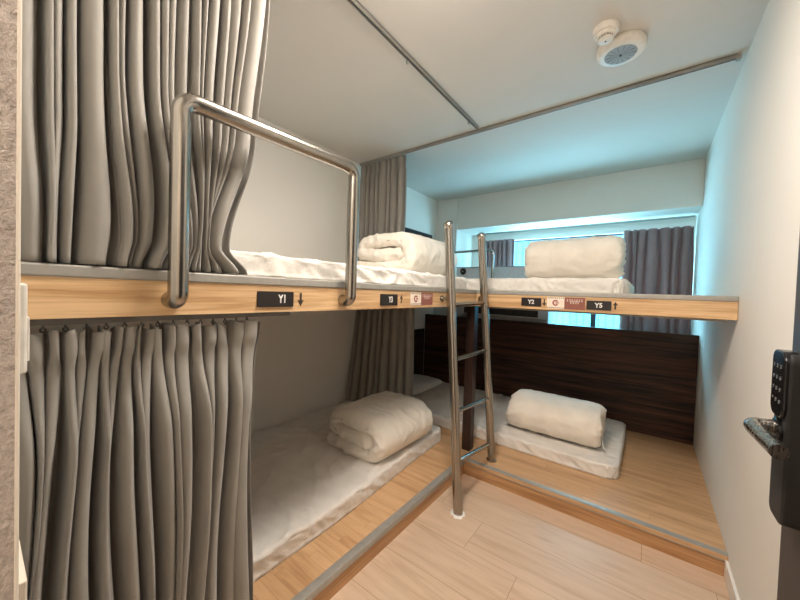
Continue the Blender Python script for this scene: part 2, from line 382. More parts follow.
# ------------------------------------------------------------------ mattresses
def mattress(name, label, x0, x1, y0, y1, z0, z1, seed, top=1.0, side=1.0, r=.032, skew=0):
    bm = bmesh.new(); box(bm, (x0, y0, z0), (x1, y1, z1))
    bmesh.ops.bevel(bm, geom=[e for e in bm.edges if abs(e.verts[0].co.z-e.verts[1].co.z) > .02], offset=.07, segments=6, affect='EDGES', profile=.5)
    tope = [e for e in bm.edges if all(v.co.z > z1-.001 for v in e.verts) and len([f for f in e.link_faces if abs(f.normal.z) < .5]) > 0]
    bmesh.ops.recalc_face_normals(bm, faces=bm.faces)
    tope = [e for e in bm.edges if all(v.co.z > z1-.001 for v in e.verts)]
    bmesh.ops.bevel(bm, geom=tope, offset=r*.55, segments=3, affect='EDGES', profile=.5)
    def cuts(a, b, step, ax):
        n = int((b-a)/step)
        for i in range(1, n):
            c = a+(b-a)*i/n; co = [0, 0, 0]; co[ax] = c; no = [0, 0, 0]; no[ax] = 1
            bmesh.ops.bisect_plane(bm, geom=bm.verts[:]+bm.edges[:]+bm.faces[:], plane_co=co, plane_no=no)
    cuts(x0, x1, .0105, 0); cuts(y0, y1, .0105, 1); cuts(z0, z1, .011, 2)
    bm.normal_update(); off = Vector((seed*3.1, seed*1.7, seed*.9))
    for v in bm.verts:
        n = v.normal; p = v.co
        if p.z < z0+.002 and n.z < -.5: continue
        h = (p.z-z0)/(z1-z0)
        if n.z > .6:
            q = p+off; w = noise.noise(q*2.2)*.5
            rid = 1-abs(noise.noise(Vector((q.x*5+q.y*3, q.y*2.2-q.x*1.2, 0))))*3.0
            rid2 = 1-abs(noise.noise(Vector((q.x*3-q.y*7+4, q.y*2+q.x*2, 3))))*3.2
            v.co += Vector((0, 0, (.007*w+.011*max(0, rid)**5+.010*max(0, rid2)**5+.005*max(0, 1-abs(noise.noise(Vector((q.x*9+q.y*5, q.y*4-q.x*3, 7))))*3.2)**4)*top))
        else:
            tq = p.x*abs(n.y)+p.y*abs(n.x)
            a = noise.noise(Vector((tq*22+h*3.5*noise.noise(Vector((tq*3, seed, 1)))*2+h*2.0, h*1.1, seed)))
            b2 = noise.noise(Vector((tq*55+h*4, h*1.5, seed+9)))
            v.co += Vector((n.x, n.y, 0))*((.016*a+.009*b2)*side*(1-.55*h)-.004*(1-h))
            if h > .6: v.co.z += .0025*noise.noise(Vector((tq*14, seed, 2)))*side
    for v in bm.verts:
        v.co.x += skew*max(0, (v.co.x-x0)/(x1-x0))*sm(y1, y1-1.35, v.co.y)
    o = obj(name, bm, M['sheet'], smooth=True)
    return tag(o, label, 'mattress', 'single mattresses in white fitted sheets')
MZ = .085
mattress('mattress', 'mattress on the lower left platform under the nearer folded duvet', XL+.008, -.278, -1.98, .20, S+.0005, S+MZ+.005, 1, .8, .8, skew=.068)
mattress('mattress', 'mattress on the lower back platform in front of the dark panel', XL+.03, .862, .385, 1.38, S+.0005, S+MZ, 2, .7, 1.1)
mattress('mattress', 'mattress on the upper left bunk below the guard rail', XL+.025, -.062, -1.98, .10, U, U+MZ-.004, 3, .6, 1.0)
mattress('mattress', 'mattress on the upper back bunk level with the window', XL+.06, .868, .235, 1.26, U, U+MZ+.002, 4, .6, 1.1)
# clear cover bulge beyond the end of the upper back mattress -> a rounded corner of sheet
# ------------------------------------------------------------------ duvets
def duvet(label, origin, rot, W, H, Ln, seed, style='fold', roll_end=False):
    th = H*.335
    rU = H*.335
    if style == 'fold':
        ctrl = [(W*.74, H*.50), (W*.45, H*.47), (W*.16, H*.535)]
        pts = [Vector((a, b)) for a, b in ctrl]
        cen = Vector((W*.17, H*.68)); 
        for k in range(0, 9):
            a = -PI/2-k/8*PI; pts.append(cen+Vector((math.cos(a)*H*.13, math.sin(a)*H*.15)))
        pts += [Vector((W*.40, H*.86)), Vector((W*.62, H*.85))]
        cen = Vector((W*.74, H*.505)); 
        for k in range(0, 11):
            a = PI/2-k/10*PI; pts.append(cen+Vector((math.cos(a)*W*.185, math.sin(a)*H*.34)))
        pts += [Vector((W*.45, H*.165)), Vector((W*.2, H*.165)), Vector((W*.08, H*.18))]
    else:
        pts = []
        n = 46; turns = 1.72
        for k in range(n+1):
            f = k/n; a = -PI*.35+(1-f)*turns*2*PI
            rad = .26+.57*f*1.0
            rad = min(rad, .83)
            ca, sa = math.cos(a), math.sin(a)
            e = 2.5
            px = math.copysign(abs(ca)**(2/e), ca)*rad*W/2; py = math.copysign(abs(sa)**(2/e), sa)*rad*H/2
            pts.append(Vector((W/2+px, H/2+py)))
        th = H*.2
    # resample
    def resample(ps, n):
        d = [0]
        for a, b in zip(ps, ps[1:]): d.append(d[-1]+(b-a).length)
        out = []; j = 0
        for i in range(n):
            s = d[-1]*i/(n-1)
            while j < len(ps)-2 and d[j+1] < s: j += 1
            f = (s-d[j])/max(1e-9, d[j+1]-d[j]); out.append(ps[j].lerp(ps[j+1], min(1, f)))
        return out
    NP = 110; pts = resample(pts, NP)
    for _ in range(6): pts = [pts[0]]+[(a+b*2+c)/4 for a, b, c in zip(pts, pts[1:], pts[2:])]+[pts[-1]]
    nor = []
    for i in range(NP):
        d = pts[min(i+1, NP-1)]-pts[max(i-1, 0)]; d.normalize(); nor.append(Vector((-d.y, d.x)))
    er = .034; us = []
    for k in range(9): us.append(er*(1-math.cos(k/8*PI/2)))
    m = int((Ln-2*er)/.014)
    us += [er+(Ln-2*er)*k/m for k in range(1, m)]
    us += [Ln-u for u in us[8::-1]]
    bm = bmesh.new(); NC = 7; rings = []
    for u in us:
        e = min(u, Ln-u); k = 1 if e >= er else math.sqrt(max(.0, 1-((er-e)/er)**2))
        ring = []
        for i in range(NP):
            tt = th/2*k*(1+.06*noise.noise(Vector((i*.09, u*5, seed)))); 
            ring.append(pts[i]+nor[i]*tt)
        d = (pts[-1]-pts[-2]).normalized(); 
        for c in range(1, NC):
            a = PI/2-PI*c/NC; ring.append(pts[-1]+(d*math.cos(a)+nor[-1]*math.sin(a))*th/2*k)
        for i in reversed(range(NP)):
            tt = th/2*k*(1+.06*noise.noise(Vector((i*.09, u*5, seed+5)))); ring.append(pts[i]-nor[i]*tt)
        d = (pts[0]-pts[1]).normalized()
        for c in range(1, NC):
            a = -PI/2+PI*c/NC; ring.append(pts[0]+(d*math.cos(a)+nor[0]*math.sin(a))*th/2*k)
        # pinch the whole section a little at the ends, bulge mid
        g = 1-.05*(1-min(1, e/.12))**2
        row = []
        for p in ring:
            w = W/2+(p.x-W/2)*g; h = p.y*(1-.06*(1-min(1, e/.12))**2)
            uu = u+.012*noise.noise(Vector((w*6, h*6, seed+u)))
            row.append(bm.verts.new((uu, w, max(0.0, h))))
        rings.append(row)
    n = len(rings[0])
    for A, B_ in zip(rings, rings[1:]):
        for k in range(n): bm.faces.new((A[k], A[(k+1) % n], B_[(k+1) % n], B_[k]))
    for R_ in (rings[0], rings[-1]):
        left = R_[:NP]; right = R_[NP+NC-1:NP+NC-1+NP][::-1]
        for i in range(NP-1):
            try: bm.faces.new((left[i], left[i+1], right[i+1], right[i]))
            except ValueError: pass
    bmesh.ops.recalc_face_normals(bm, faces=bm.faces); bm.normal_update()
    new = []
    for v in bm.verts:
        p = v.co; e = min(p.x, Ln-p.x); en = max(0, 1-e/.13)
        q = Vector((p.x*2.5, p.y*7, p.z*7))+Vector((seed, seed*2, 0))
        d = .008*noise.noise(q)+.0065*(max(0, 1-abs(noise.noise(Vector((p.x*9+p.y*3, p.y*5, p.z*5+seed))))*3)**2)*(.4+en)
        d += .004*(max(0, 1-abs(noise.noise(Vector((p.x*5-p.y*7, p.y*4+p.x*6, p.z*6+seed*2))))*3.4)**3)+en*.010*noise.noise(Vector((p.x*8, p.y*34, p.z*34+seed)))
        if roll_end and p.x > Ln-.10:
            d += .009*noise.noise(Vector((p.x*20, p.y*45, p.z*45)))*(p.x-Ln+.10)/.10
        new.append(p+v.normal*d)
    m_ = Matrix.Translation(origin) @ Matrix.Rotation(rot, 4, 'Z')
    for v, p in zip(bm.verts, new):
        p.z = max(p.z, .0); v.co = m_ @ p
    o = obj('duvet', bm, M['duvet'], smooth=True)
    return tag(o, label, 'duvet', 'folded cream duvets')
# local x = length axis, local y = width (open side at 0), z up.  rot 90deg: length -> +y, width -> -x ; mirrored so use -90 from the far end
LZ = S+MZ+.002; UZ = U+MZ
def duvet_y(label, xl, xr, y0, y1, z, H, seed):
    """length along y, open side to -x: build with length 0..L then map (u,w,h)->(xl+w, y0+u, z+h)"""
    o = duvet(label, (0, 0, 0), 0, xr-xl, H, y1-y0, seed)
    me = o.data; l = o.location.copy()
    for v in me.vertices:
        p = v.co+l; v.co = Vector((p.y, p.x, p.z))
    me.flip_normals(); o.location = (0, 0, 0)
    c = Vector(((xr-xl)/2, (y1-y0)/2, 0))
    for v in me.vertices: v.co -= c
    o.location = Vector((xl, y0, z))+c
    return o
d1 = duvet_y('folded cream duvet on the lower left bed beside the ladder', -.755, -.235, -.61, -.02, LZ+.004, .27, 14)
d2 = duvet_y('folded cream duvet on the upper left bunk in front of the hanging curtain', -.77, -.22, -.38, .22, UZ, .285, 23)
def duvet_x(label, x0, x1, yf, yb, z, H, seed):
    o = duvet(label, (0, 0, 0), 0, yb-yf, H, x1-x0, seed, 'roll', True)
    me = o.data; l = o.location.copy(); Wd = yb-yf
    for v in me.vertices:
        p = v.co+l; v.co = Vector((p.x, Wd-p.y, p.z))
    me.flip_normals(); o.location = (0, 0, 0)
    c = Vector(((x1-x0)/2, Wd/2, 0))
    for v in me.vertices: v.co -= c
    o.location = Vector((x0, yf, z))+c
    return o
d3 = duvet_x('rolled cream duvet on the lower back bed against the dark panel', .108, .742, .458, .95, LZ+.004, .30, 31)
d4 = duvet_x('rolled cream duvet on the upper back bunk in front of the window', .232, .822, .32, .76, UZ+.004, .315, 43)
cd = bmesh.new(); tube(cd, fillet([(.738, .60, .29), (.752, .575, .27), (.765, .545, .235), (.778, .535, .222)], .01, 4), .0035, 8); obj('tie_cord', cd, M['cord'], d3, smooth='auto')

# pillow at the far end of the lower back bed
bm = bmesh.new(); nx, ny = 40, 26; px0, px1, py0, py1 = -1.255, -.845, .58, 1.18; ph = .125
def pil(u, w, s):
    a = 2*u-1; b = 2*w-1; k = max(0, (1-abs(a)**3.2)*(1-abs(b)**4))**.42
    x = (px0+px1)/2+a*(px1-px0)/2*(1-.04*(1-abs(b)) ); y = (py0+py1)/2+b*(py1-py0)/2
    wr = .004*noise.noise(Vector((x*14, y*14, 3)))
    return (x, y, LZ+.004+ph*.45+s*(ph*.45*k)+(wr if s > 0 else 0))
g1 = [[bm.verts.new(pil(i/nx, j/ny, 1)) for j in range(ny+1)] for i in range(nx+1)]
g2 = [[bm.verts.new(pil(i/nx, j/ny, -1)) for j in range(ny+1)] for i in range(nx+1)]
for i in range(nx):
    for j in range(ny):
        bm.faces.new((g1[i][j], g1[i+1][j], g1[i+1][j+1], g1[i][j+1])); bm.faces.new((g2[i][j+1], g2[i+1][j+1], g2[i+1][j], g2[i][j]))
bmesh.ops.remove_doubles(bm, verts=bm.verts, dist=.0004)
tag(obj('pillow', bm, M['pillow'], smooth=True), 'thin white pillow at the far left end of the lower back bed', 'pillow')

# ------------------------------------------------------------------ curtains
def curtain(name, label, mat, ztop, zbot, edge, normal, n, amp, seed, per=16, nz=70, ampf=None, shift=None, loc=None, group=None, c=-.05, wide=(.6, 1.5), ws=None, front=.115, tight=False):
    """edge(s, t) -> (x, y) base line; folds along the normal; t = 0 at top"""
    rnd = random.Random(seed); ws = ws or [rnd.uniform(*wide) for _ in range(n)]; n = len(ws); tot = sum(ws)
    cum = [0]
    for w in ws: cum.append(cum[-1]+w/tot)
    am = [rnd.uniform(.65, 1.2) for _ in range(n+1)]; ph = [rnd.uniform(-.25, .25) for _ in range(n+1)]
    N = Vector(normal).normalized(); bm = bmesh.new(); rows = []
    for iz in range(nz+1):
        t = iz/nz; row = []; z = ztop+(zbot-ztop)*t
        for k in range(n):
            for j in range(per if k < n-1 else per+1):
                f = j/per; th = 2*PI*f
                A = (am[k]*(1-f)+am[k+1]*f)*amp*(ampf(t, k+f) if ampf else 1)
                wob = .14*noise.noise(Vector((k*1.3, t*2.6, seed)))
                s = cum[k]+(cum[k+1]-cum[k])*(f+(c*math.sin(2*th)-front*math.cos(th)+front)*(1 if tight else min(1, A/amp)))
                s += (.35*wob*math.sin(PI*f))*(cum[k+1]-cum[k])
                e0 = edge(s, t)
                d = A*(math.sin(th+ph[k])*1.0+.12*math.sin(2*th+seed+k))+.3*amp*noise.noise(Vector((k*.9+f, t*2.2, seed+3)))*min(1, t*3)
                p = Vector((e0[0], e0[1], z))+N*d
                if shift: p += Vector(shift(s, t, k+f))
                row.append(bm.verts.new(p))
        rows.append(row)
    for A_, B_ in zip(rows, rows[1:]):
        for a, b, c_, d_ in zip(A_, A_[1:], B_[1:], B_): bm.faces.new((a, b, c_, d_))
    return tag(obj(name, bm, mat, smooth=True, mods=[('SOLIDIFY', dict(thickness=.0022, offset=0))]), label, 'curtain', group)
CUR = 'taupe bed curtains'
sm = lambda a, b, x: max(0, min(1, (x-a)/(b-a)))**2*(3-2*max(0, min(1, (x-a)/(b-a))))
# upper left, hangs from the ceiling rail, pooled against the bunk edge
def e_ul(s, t):
    z = CH-.03+(U+.004-CH+.03)*t
    ye = -1.49-.05*sm(2.2, 1.6, z)-.082*sm(1.70, 1.36, z)+.055*sm(1.36, 1.29, z)
    gat = sm(1.75, 1.38, z)*(1-.6*sm(1.36, 1.29, z))
    y = -2.03+.54*s+(ye+1.49)*sm(.45, 1, s)+.035*gat*sm(.12, .45, s)*(1-sm(.55, .85, s))
    return (-.055+.028*sm(.5, 1, t), y)
curtain('bed_curtain', 'tall gathered taupe curtain hanging above the upper left bunk edge', M['curtain'], CH-.03, U+.004, e_ul, (1, 0, 0), 19, .036, 5, ws=[36, 18, 22, 14, 44, 22, 20, 33, 22, 22, 19, 31, 26, 21, 34, 23, 34, 22, 60],
        ampf=lambda t, k: (.55+.45*sm(0, .15, t))*(1-.25*sm(.85, 1, t)),
        shift=lambda s, t, k: (0.01*sm(.8, 1, t)*math.sin(k*1.7), .014*sm(.72, .97, t)*math.sin(k*1.3+1)*(1-s*.4)+.006*math.sin(k*1.7)*sm(.2, .6, t)*(1-sm(.8, 1, t)), 0), nz=90, c=-.06)
# lower left, hooks on a rail under the fascia, pinch pleats
def e_ll(s, t): return (-.04, -2.035+(.518)*s+.012*math.sin(t*5+s*9))
def amp_ll(t, k):
    zt = t*.98
    return .62-.30*sm(.045, .085, zt)+.78*sm(.095, .25, zt)
lowc = curtain('bed_curtain', 'gathered taupe curtain screening the lower left bed beneath the bunk', M['curtain'], B-.024, S+.025, e_ll, (1, 0, 0), 17, .044, 9, ampf=amp_ll, nz=110, tight=True, c=-.075, ws=[20, 22, 24, 18, 22, 23, 20, 26, 24, 19, 22, 21, 22, 30, 26, 30, 34, 36, 52],
        shift=lambda s, t, k: (0, .012*math.sin(k*2.3)*sm(.05, .3, t)+.006*math.sin(k*3.7+1)*(1-sm(.04, .1, t)), -.012*(1-sm(0, .02, t))*(.5+.5*math.sin(k*5.1))))
# upper middle: left end of the back rail
def e_um(s, t): return (XL+.03+.52*s+.01*math.sin(t*4)*s, .196)
curtain('bed_curtain', 'taupe curtain bunched at the left end of the back ceiling rail', M['curtain'], CH-.028, U+.012, e_um, (0, -1, 0), 8, .026, 15, ampf=lambda t, k: .8+.4*sm(0, .12, t)-.3*math.sin(PI*sm(.02, .14, t)), nz=60)
# lower middle, under the slab
def e_lm(s, t): return (XL+.03+(.66-.02*t)*s, .20-.12*t*(1-s)+.045*t*s)
curtain('bed_curtain', 'taupe curtain bunched in shade behind the lower folded duvet', M['curtain'], B-.012, S+MZ+.035, e_lm, (0, -1, 0), 9, .026, 21, ampf=lambda t, k: .8+.3*t, nz=50)
# window curtains
WC = 'mauve grey window curtains'
curtain('window_curtain', 'mauve grey curtain at the left end of the window above the grey unit', M['curtain_win'], 1.972, .80, lambda s, t: (-.80+.39*s+.02*t*s, 2.075), (0, -1, 0), 6, .028, 33, nz=40)
curtain('window_curtain', 'mauve grey curtain at the right end of the window by the wall', M['curtain_win'], 1.972, .80, lambda s, t: (.735+.55*s+.01*t*s, 2.065), (0, -1, 0), 7, .036, 37, nz=50,
        shift=lambda s, t, k: (.012*math.sin(k*1.9)*sm(.05, .3, t), 0, 0))

# rails
def rail_bm(a, b, w=.02, h=.02):
    a = Vector(a); b = Vector(b); bm = bmesh.new()
    if abs(a.x-b.x) > abs(a.y-b.y):
        for k in (-1, 1): box(bm, (a.x, a.y+k*w/2-(.0035 if k > 0 else 0), a.z-h), (b.x, a.y+k*w/2+(0 if k > 0 else .0035), a.z))
        box(bm, (a.x, a.y-w/2, a.z-.004), (b.x, a.y+w/2, a.z))
    else:
        for k in (-1, 1): box(bm, (a.x+k*w/2-(.0035 if k > 0 else 0), a.y, a.z-h), (a.x+k*w/2+(0 if k > 0 else .0035), b.y, a.z))
        box(bm, (a.x-w/2, a.y, a.z-.004), (a.x+w/2, b.y, a.z))
    return bm
def hook(bm, p, s=.008):
    x, y, z = p
    tube(bm, [(x, y, z), (x, y, z-.012)], .0025, 8)
    pts = [(x, y+s*math.sin(a), z-.012-s+s*math.cos(a)) for a in [k/12*2*PI for k in range(12)]]
    tube(bm, pts, .002, 6)
RL = 'ceiling curtain rails'
r1 = tag(obj('curtain_rail', rail_bm((-.07, Y0, CH), (-.07, .15, CH)), M['gtrim']), 'bare ceiling rail running into the room above the left bunks', 'curtain rail')
for y in (-.72, .0):
    bm = bmesh.new(); hook(bm, (-.07, y, CH-.018)); obj('glider', bm, M['plastic_d'], r1, smooth='auto')
r2 = tag(obj('curtain_rail', rail_bm((XL+.01, .196, CH), (1.275, .196, CH)), M['gtrim']), 'long ceiling rail crossing the room above the back bunk', 'curtain rail')
bm = boxes(((1.262, .184, CH-.028), (1.28, .208, CH-.0))); obj('end_stop', bm, M['gtrim'], r2)
r3 = tag(obj('curtain_rail', rail_bm((-.04, Y0, B), (-.04, -1.40, B), .016, .016), M['plastic_d']), 'short rail under the left bunk fascia holding the pleated curtain', 'curtain rail')
for i in range(15):
    bm = bmesh.new(); hook(bm, (-.052, -2.02+i*.034, B-.012), .004); obj('glider', bm, M['plastic_d'], r3, smooth='auto')
r4 = tag(obj('curtain_rail', rail_bm((.02, .135, B), (1.27, .135, B), .016, .012), M['gtrim']), 'thin rail tucked under the back bunk fascia', 'curtain rail')
r5 = tag(obj('curtain_rail', rail_bm((XL+.01, .2, B+.012), (-.1, .2, B+.012), .016, .014), M['plastic_d']), 'rail under the bunk slab carrying the shaded curtain', 'curtain rail')
r6 = tag(obj('curtain_rail', rail_bm((-.9, 2.07, ZBEAM), (1.29, 2.07, ZBEAM), .02, .016), M['gtrim']), 'rail along the window head under the beam', 'curtain rail')

# ------------------------------------------------------------------ guard rails and ladder
gx = .046
g = thing('guard_rail', 'bent stainless steel guard rail fixed to the upper left bunk edge', 'guard rail', (0, -1.47, B))
bm = bmesh.new(); tube(bm, fillet([(.0, -1.770, 1.212), (gx, -1.770, 1.212), (gx, -1.770, 1.702), (gx, -1.187, 1.718), (gx, -1.187, 1.212), (.0, -1.187, 1.212)], .036, 10), .0222, 24)
obj('tube', bm, M['steel'], g, smooth='auto')
g = thing('guard_rail', 'slim steel guard rail at the window side of the upper back bunk', 'guard rail', (-.6, 1.39, U))
bm = bmesh.new(); tube(bm, fillet([(-1.0, 1.39, U-.02), (-1.0, 1.39, 1.742), (-.405, 1.39, 1.752), (-.405, 1.39, U-.02)], .05, 8), .0135, 16)
obj('tube', bm, M['steel_b'], g, smooth='auto')
ld = thing('ladder', 'stainless steel bunk ladder leaning at the inner corner', 'ladder', (.15, -.14, 0))
a0, a1 = Vector((.155, -.397, 0)), Vector((.030, -.400, 1.63)); b0, b1 = Vector((.145, .120, S)), Vector((.060, .0, 1.625))
for p, q in ((a0, a1), (b0, b1)):
    bm = bmesh.new(); tube(bm, [p, p.lerp(q, .5), q], .0265, 28); so = obj('side_rail', bm, M['steel'], ld, smooth='auto')
    bm = bmesh.new(); sphere(bm, q+(q-p).normalized()*.015, .031); obj('ball_cap', bm, M['steel_b'], ld, smooth=True)
fa_ = lambda z: a0.lerp(a1, z/1.63); fb_ = lambda z: b0.lerp(b1, (z-S)/(1.625-S))
for zl, zr in ((.292, .226), (.575, .5425), (.871, .876), (1.187, 1.198)):
    bm = bmesh.new(); tube(bm, [fa_(zl), fb_(zr)], .0125, 16); obj('rung', bm, M['steel'], ld, smooth='auto')
bm = bmesh.new(); p = fa_(1.222); tube(bm, [(0.0, p.y-.005, 1.222), p], .011, 14); lathe(bm, [(.02, 0), (.02, .005)], (.0, p.y-.005, 1.222), 'x', 20); obj('bracket', bm, M['steel'], ld, smooth='auto')
bm = bmesh.new(); p = fb_(1.222); tube(bm, [(.03, YF, 1.222), p], .011, 14); lathe(bm, [(.02, 0), (.02, -.005)], (.03, YF, 1.222), 'y', 20); obj('bracket', bm, M['steel'], ld, smooth='auto')
bm = bmesh.new(); lathe(bm, [(.0325, 0), (.034, .012), (.028, .016)], (.145, .119, S+.001), 'z', 28); obj('foot_cap', bm, M['steel'], ld, smooth='auto')
bm = bmesh.new(); rr = random.Random(3); ring = []
for k in range(22):
    a = 2*PI*k/22; r = .038+rr.uniform(-.008, .012); ring.append((.155+r*math.cos(a), -.397+r*math.sin(a)))
lo = [bm.verts.new((x, y, .0003)) for x, y in ring]; hi = [bm.verts.new((.155+(x-.155)*.85, -.397+(y+.397)*.85, .006)) for x, y in ring]
for k in range(22): bm.faces.new((lo[k], lo[(k+1) % 22], hi[(k+1) % 22], hi[k]))
bm.faces.new(lo[::-1]); bm.faces.new(hi)
L(obj('sealant_ring', bm, M['white'], ld), 'crumbly white sealant')

# ------------------------------------------------------------------ signs on the fascia
def rbox_plane(w, h, d, r=.004):
    bm = bmesh.new(); box(bm, (-w/2, -h/2, 0), (w/2, h/2, d))
    es = [e for e in bm.edges if abs(e.verts[0].co.z-e.verts[1].co.z) > d*.5]
    bmesh.ops.bevel(bm, geom=es, offset=r, segments=4, affect='EDGES', profile=.5); return bm
def plate(txt, face, u0, u1, z0, z1, shift=0, ts=.036, sx=.75):
    def P(u, z, d): return (d, u, z) if face == 'x' else (u, YF-d, z)
    uc, zc = (u0+u1)/2, (z0+z1)/2
    loc = Vector(P(uc, z0, 0))
    pos = {'Y1': 'on the left fascia beside the guard rail leg', 'Y3': 'on the left fascia past the guard rail', 'Y2': 'on the back fascia just right of the ladder', 'Y5': 'on the back fascia right of the notice'}[txt]
    t = thing('bed_number_plate', 'black bed number plate reading %s %s' % (txt, pos), 'sign', loc, 'bed number plates')
    bm = on_plane(rbox_plane(u1-u0, z1-z0, .004), P(uc, zc, .0002), face); obj('plate', bm, M['black'], t)
    tb = on_plane(text_bm(txt, ts, sx, .03), P(uc+shift, zc, .0047), face); obj('lettering', tb, M['white'], t)
def arrow(face, u, z0, z1, up, w, label):
    def P(d): return (d, u, (z0+z1)/2) if face == 'x' else (u, YF-d, (z0+z1)/2)
    h = z1-z0; s = 1 if up else -1; bm = bmesh.new()
    pts = [(-.16*w, -h/2), (.16*w, -h/2), (.16*w, h*.06), (w/2, h*.06-.002), (0, h/2), (-w/2, h*.06-.002), (-.16*w, h*.06)]
    f0 = [bm.verts.new((x, y*s, 0)) for x, y in pts]; f1 = [bm.verts.new((x, y*s, .0008)) for x, y in pts]
    for k in range(7): bm.faces.new((f0[k], f0[(k+1) % 7], f1[(k+1) % 7], f1[k]))
    bm.faces.new(f0); bm.faces.new(f1)
    tag(obj('arrow_sticker', on_plane(bm, P(.0003), face), M['arrow']), label, 'sticker', 'small direction arrows')
plate('Y1', 'x', -1.541, -1.412, 1.189, 1.239, .022, .037, .72)
arrow('x', -1.381, 1.190, 1.236, False, .026, 'dark down arrow right of the Y1 plate')
plate('Y3', 'x', -.957, -.831, 1.187, 1.240, .01, .037, .72)
arrow('x', -.797, 1.196, 1.238, True, .026, 'dark up arrow right of the Y3 plate')
plate('Y2', 'y', .312, .434, 1.190, 1.243, 0, .036, .95)
arrow('y', .4515, 1.193, 1.239, False, .024, 'dark down arrow right of the Y2 plate')
plate('Y5', 'y', .682, .805, 1.186, 1.239, 0, .036, .95)
arrow('y', .823, 1.194, 1.237, True, .026, 'dark up arrow right of the Y5 plate')
def notice(face, u0, um, u1, z0, z1, label):
    def P(u, z, d): return (d, u, z) if face == 'x' else (u, YF-d, z)
    t = thing('notice_sticker', label, 'sticker', Vector(P((u0+u1)/2, z0, 0)), 'two-part notices')
    zc = (z0+z1)/2; h = z1-z0
    c = obj('cream_half', on_plane(rbox_plane(um-u0, h, .0008, .001), P((u0+um)/2, zc, .0003), face), M['cream'], t)
    b = obj('brown_half', on_plane(rbox_plane(u1-um, h, .0008, .001), P((um+u1)/2, zc, .0003), face), M['brown'], t)
    # ring logo with a gap and a dash
    bm = bmesh.new(); R1, R0 = .018, .010; n = 30; prev = None
    for k in range(n+1):
        a = math.radians(35)+k/n*math.radians(290); q = [bm.verts.new((r*math.cos(a), r*math.sin(a), 0)) for r in (R0, R1)]
        if prev: bm.faces.new((prev[0], prev[1], q[1], q[0]))
        prev = q
    box(bm, (-.002, -.003, 0), (.02, .003, .0003))
    obj('logo', on_plane(bm, P((u0+um)/2, zc, .0014), face), M['red'], c)
    bm = bmesh.new(); wd = (um-u0)
    for sgn in (-1, 1):
        for k in range(9):
            x = -wd/2+wd*(k+.5)/9; y = sgn*(h/2-.006)
            vs = [bm.verts.new((x+dx+(.0015 if dy > 0 else -.0015), y+dy, 0)) for dx, dy in ((-.0025, -.003), (.0025, -.003), (.0025, .003), (-.0025, .003))]
            bm.faces.new(vs)
        obj('dashed_border', on_plane(bm, P((u0+um)/2, zc, .0014), face), M['arrow'], c); bm = bmesh.new()
    r = random.Random(4); wd = (u1-um)
    for row, cnt, sz in ((.19*h, 7, .0058), (.03*h, 4, .0062)):
        for k in range(cnt):
            x = (k-(cnt-1)/2)*wd*.115; y = row+.06*h
            for q in range(3):
                yy = y-sz+q*sz; box(bm, (x-sz*.75, yy-.0009, 0), (x+sz*.75*r.uniform(.5, 1), yy+.0009, .0002))
            xx = x+r.uniform(-.4, .4)*sz; box(bm, (xx-.0009, y-sz, 0), (xx+.0009, y+sz, .0002))
    obj('lettering', on_plane(bm, P((um+u1)/2, zc, .0013), face), M['cream'], b)
notice('x', -.72, -.622, -.505, 1.186, 1.252, 'cream and brown notice on the left fascia beside the ladder')
notice('y', .467, .565, .675, 1.182, 1.253, 'cream and brown notice on the back fascia between Y2 and Y5')

# ------------------------------------------------------------------ ceiling devices
t = thing('smoke_detector', 'small white stepped smoke detector on the ceiling', 'smoke detector', (.765, -.345, CH))
bm = bmesh.new(); lathe(bm, [(.052, 0), (.054, .006), (.052, .018), (.047, .026), (.03, .027)], (.765, -.345, CH), 'z', 40, -1); obj('base', bm, M['plastic'], t, smooth='auto')
bm = bmesh.new(); lathe(bm, [(.040, .026), (.041, .034), (.036, .040), (.030, .042)], (.765, -.345, CH), 'z', 40, -1); obj('collar', bm, M['plastic'], t, smooth='auto')
bm = bmesh.new()
for k in range(16):
    a = 2*PI*k/16; p = Vector((.765+.029*math.cos(a), -.345+.029*math.sin(a), CH-.042)); tube(bm, [p, p-Vector((0, 0, .008))], .0018, 6)
obj('vent_bars', bm, M['plastic_d'], t)
bm = bmesh.new(); lathe(bm, [(.032, .049), (.031, .054), (.026, .057), (.004, .058)], (.765, -.345, CH), 'z', 40, -1); obj('sensor_cap', bm, M['plastic'], t, smooth='auto')
bm = bmesh.new(); lathe(bm, [(.004, .0575), (.004, .0595)], (.765, -.345, CH), 'z', 12, -1); obj('indicator', bm, M['ac_d'], t)
t = thing('ceiling_alarm', 'wide white round ceiling device with a slotted face', 'alarm', (.812, -.185, CH))
c = (.812, -.185, CH)
bm = bmesh.new(); lathe(bm, [(.098, 0), (.102, .008), (.102, .026), (.096, .036), (.084, .041), (.07, .042)], c, 'z', 56, -1); obj('housing', bm, M['plastic'], t, smooth='auto')
bm = bmesh.new(); lathe(bm, [(.068, .041), (.066, .0435), (.004, .0445)], c, 'z', 48, -1); L(obj('face', bm, M['slot'], t, smooth='auto'), 'grey slotted face')
bm = bmesh.new()
for k in range(14):
    a = 2*PI*k/14+.1; d = .07 if k % 7 in (0, 6) else .035
    q = [(.012, a-d*.8), (.060, a-d), (.060, a+d), (.012, a+d*.8)]
    lo = [bm.verts.new((c[0]+r*math.cos(x), c[1]+r*math.sin(x), CH-.0445-(.0005 if r < .03 else 0))) for r, x in q]
    hi = [bm.verts.new((v.co.x, v.co.y, CH-.0452)) for v in lo]
    bm.faces.new(lo); bm.faces.new(hi[::-1])
    for i in range(4): bm.faces.new((lo[i], lo[(i+1) % 4], hi[(i+1) % 4], hi[i]))
obj('slots', bm, M['plastic_d'], t)
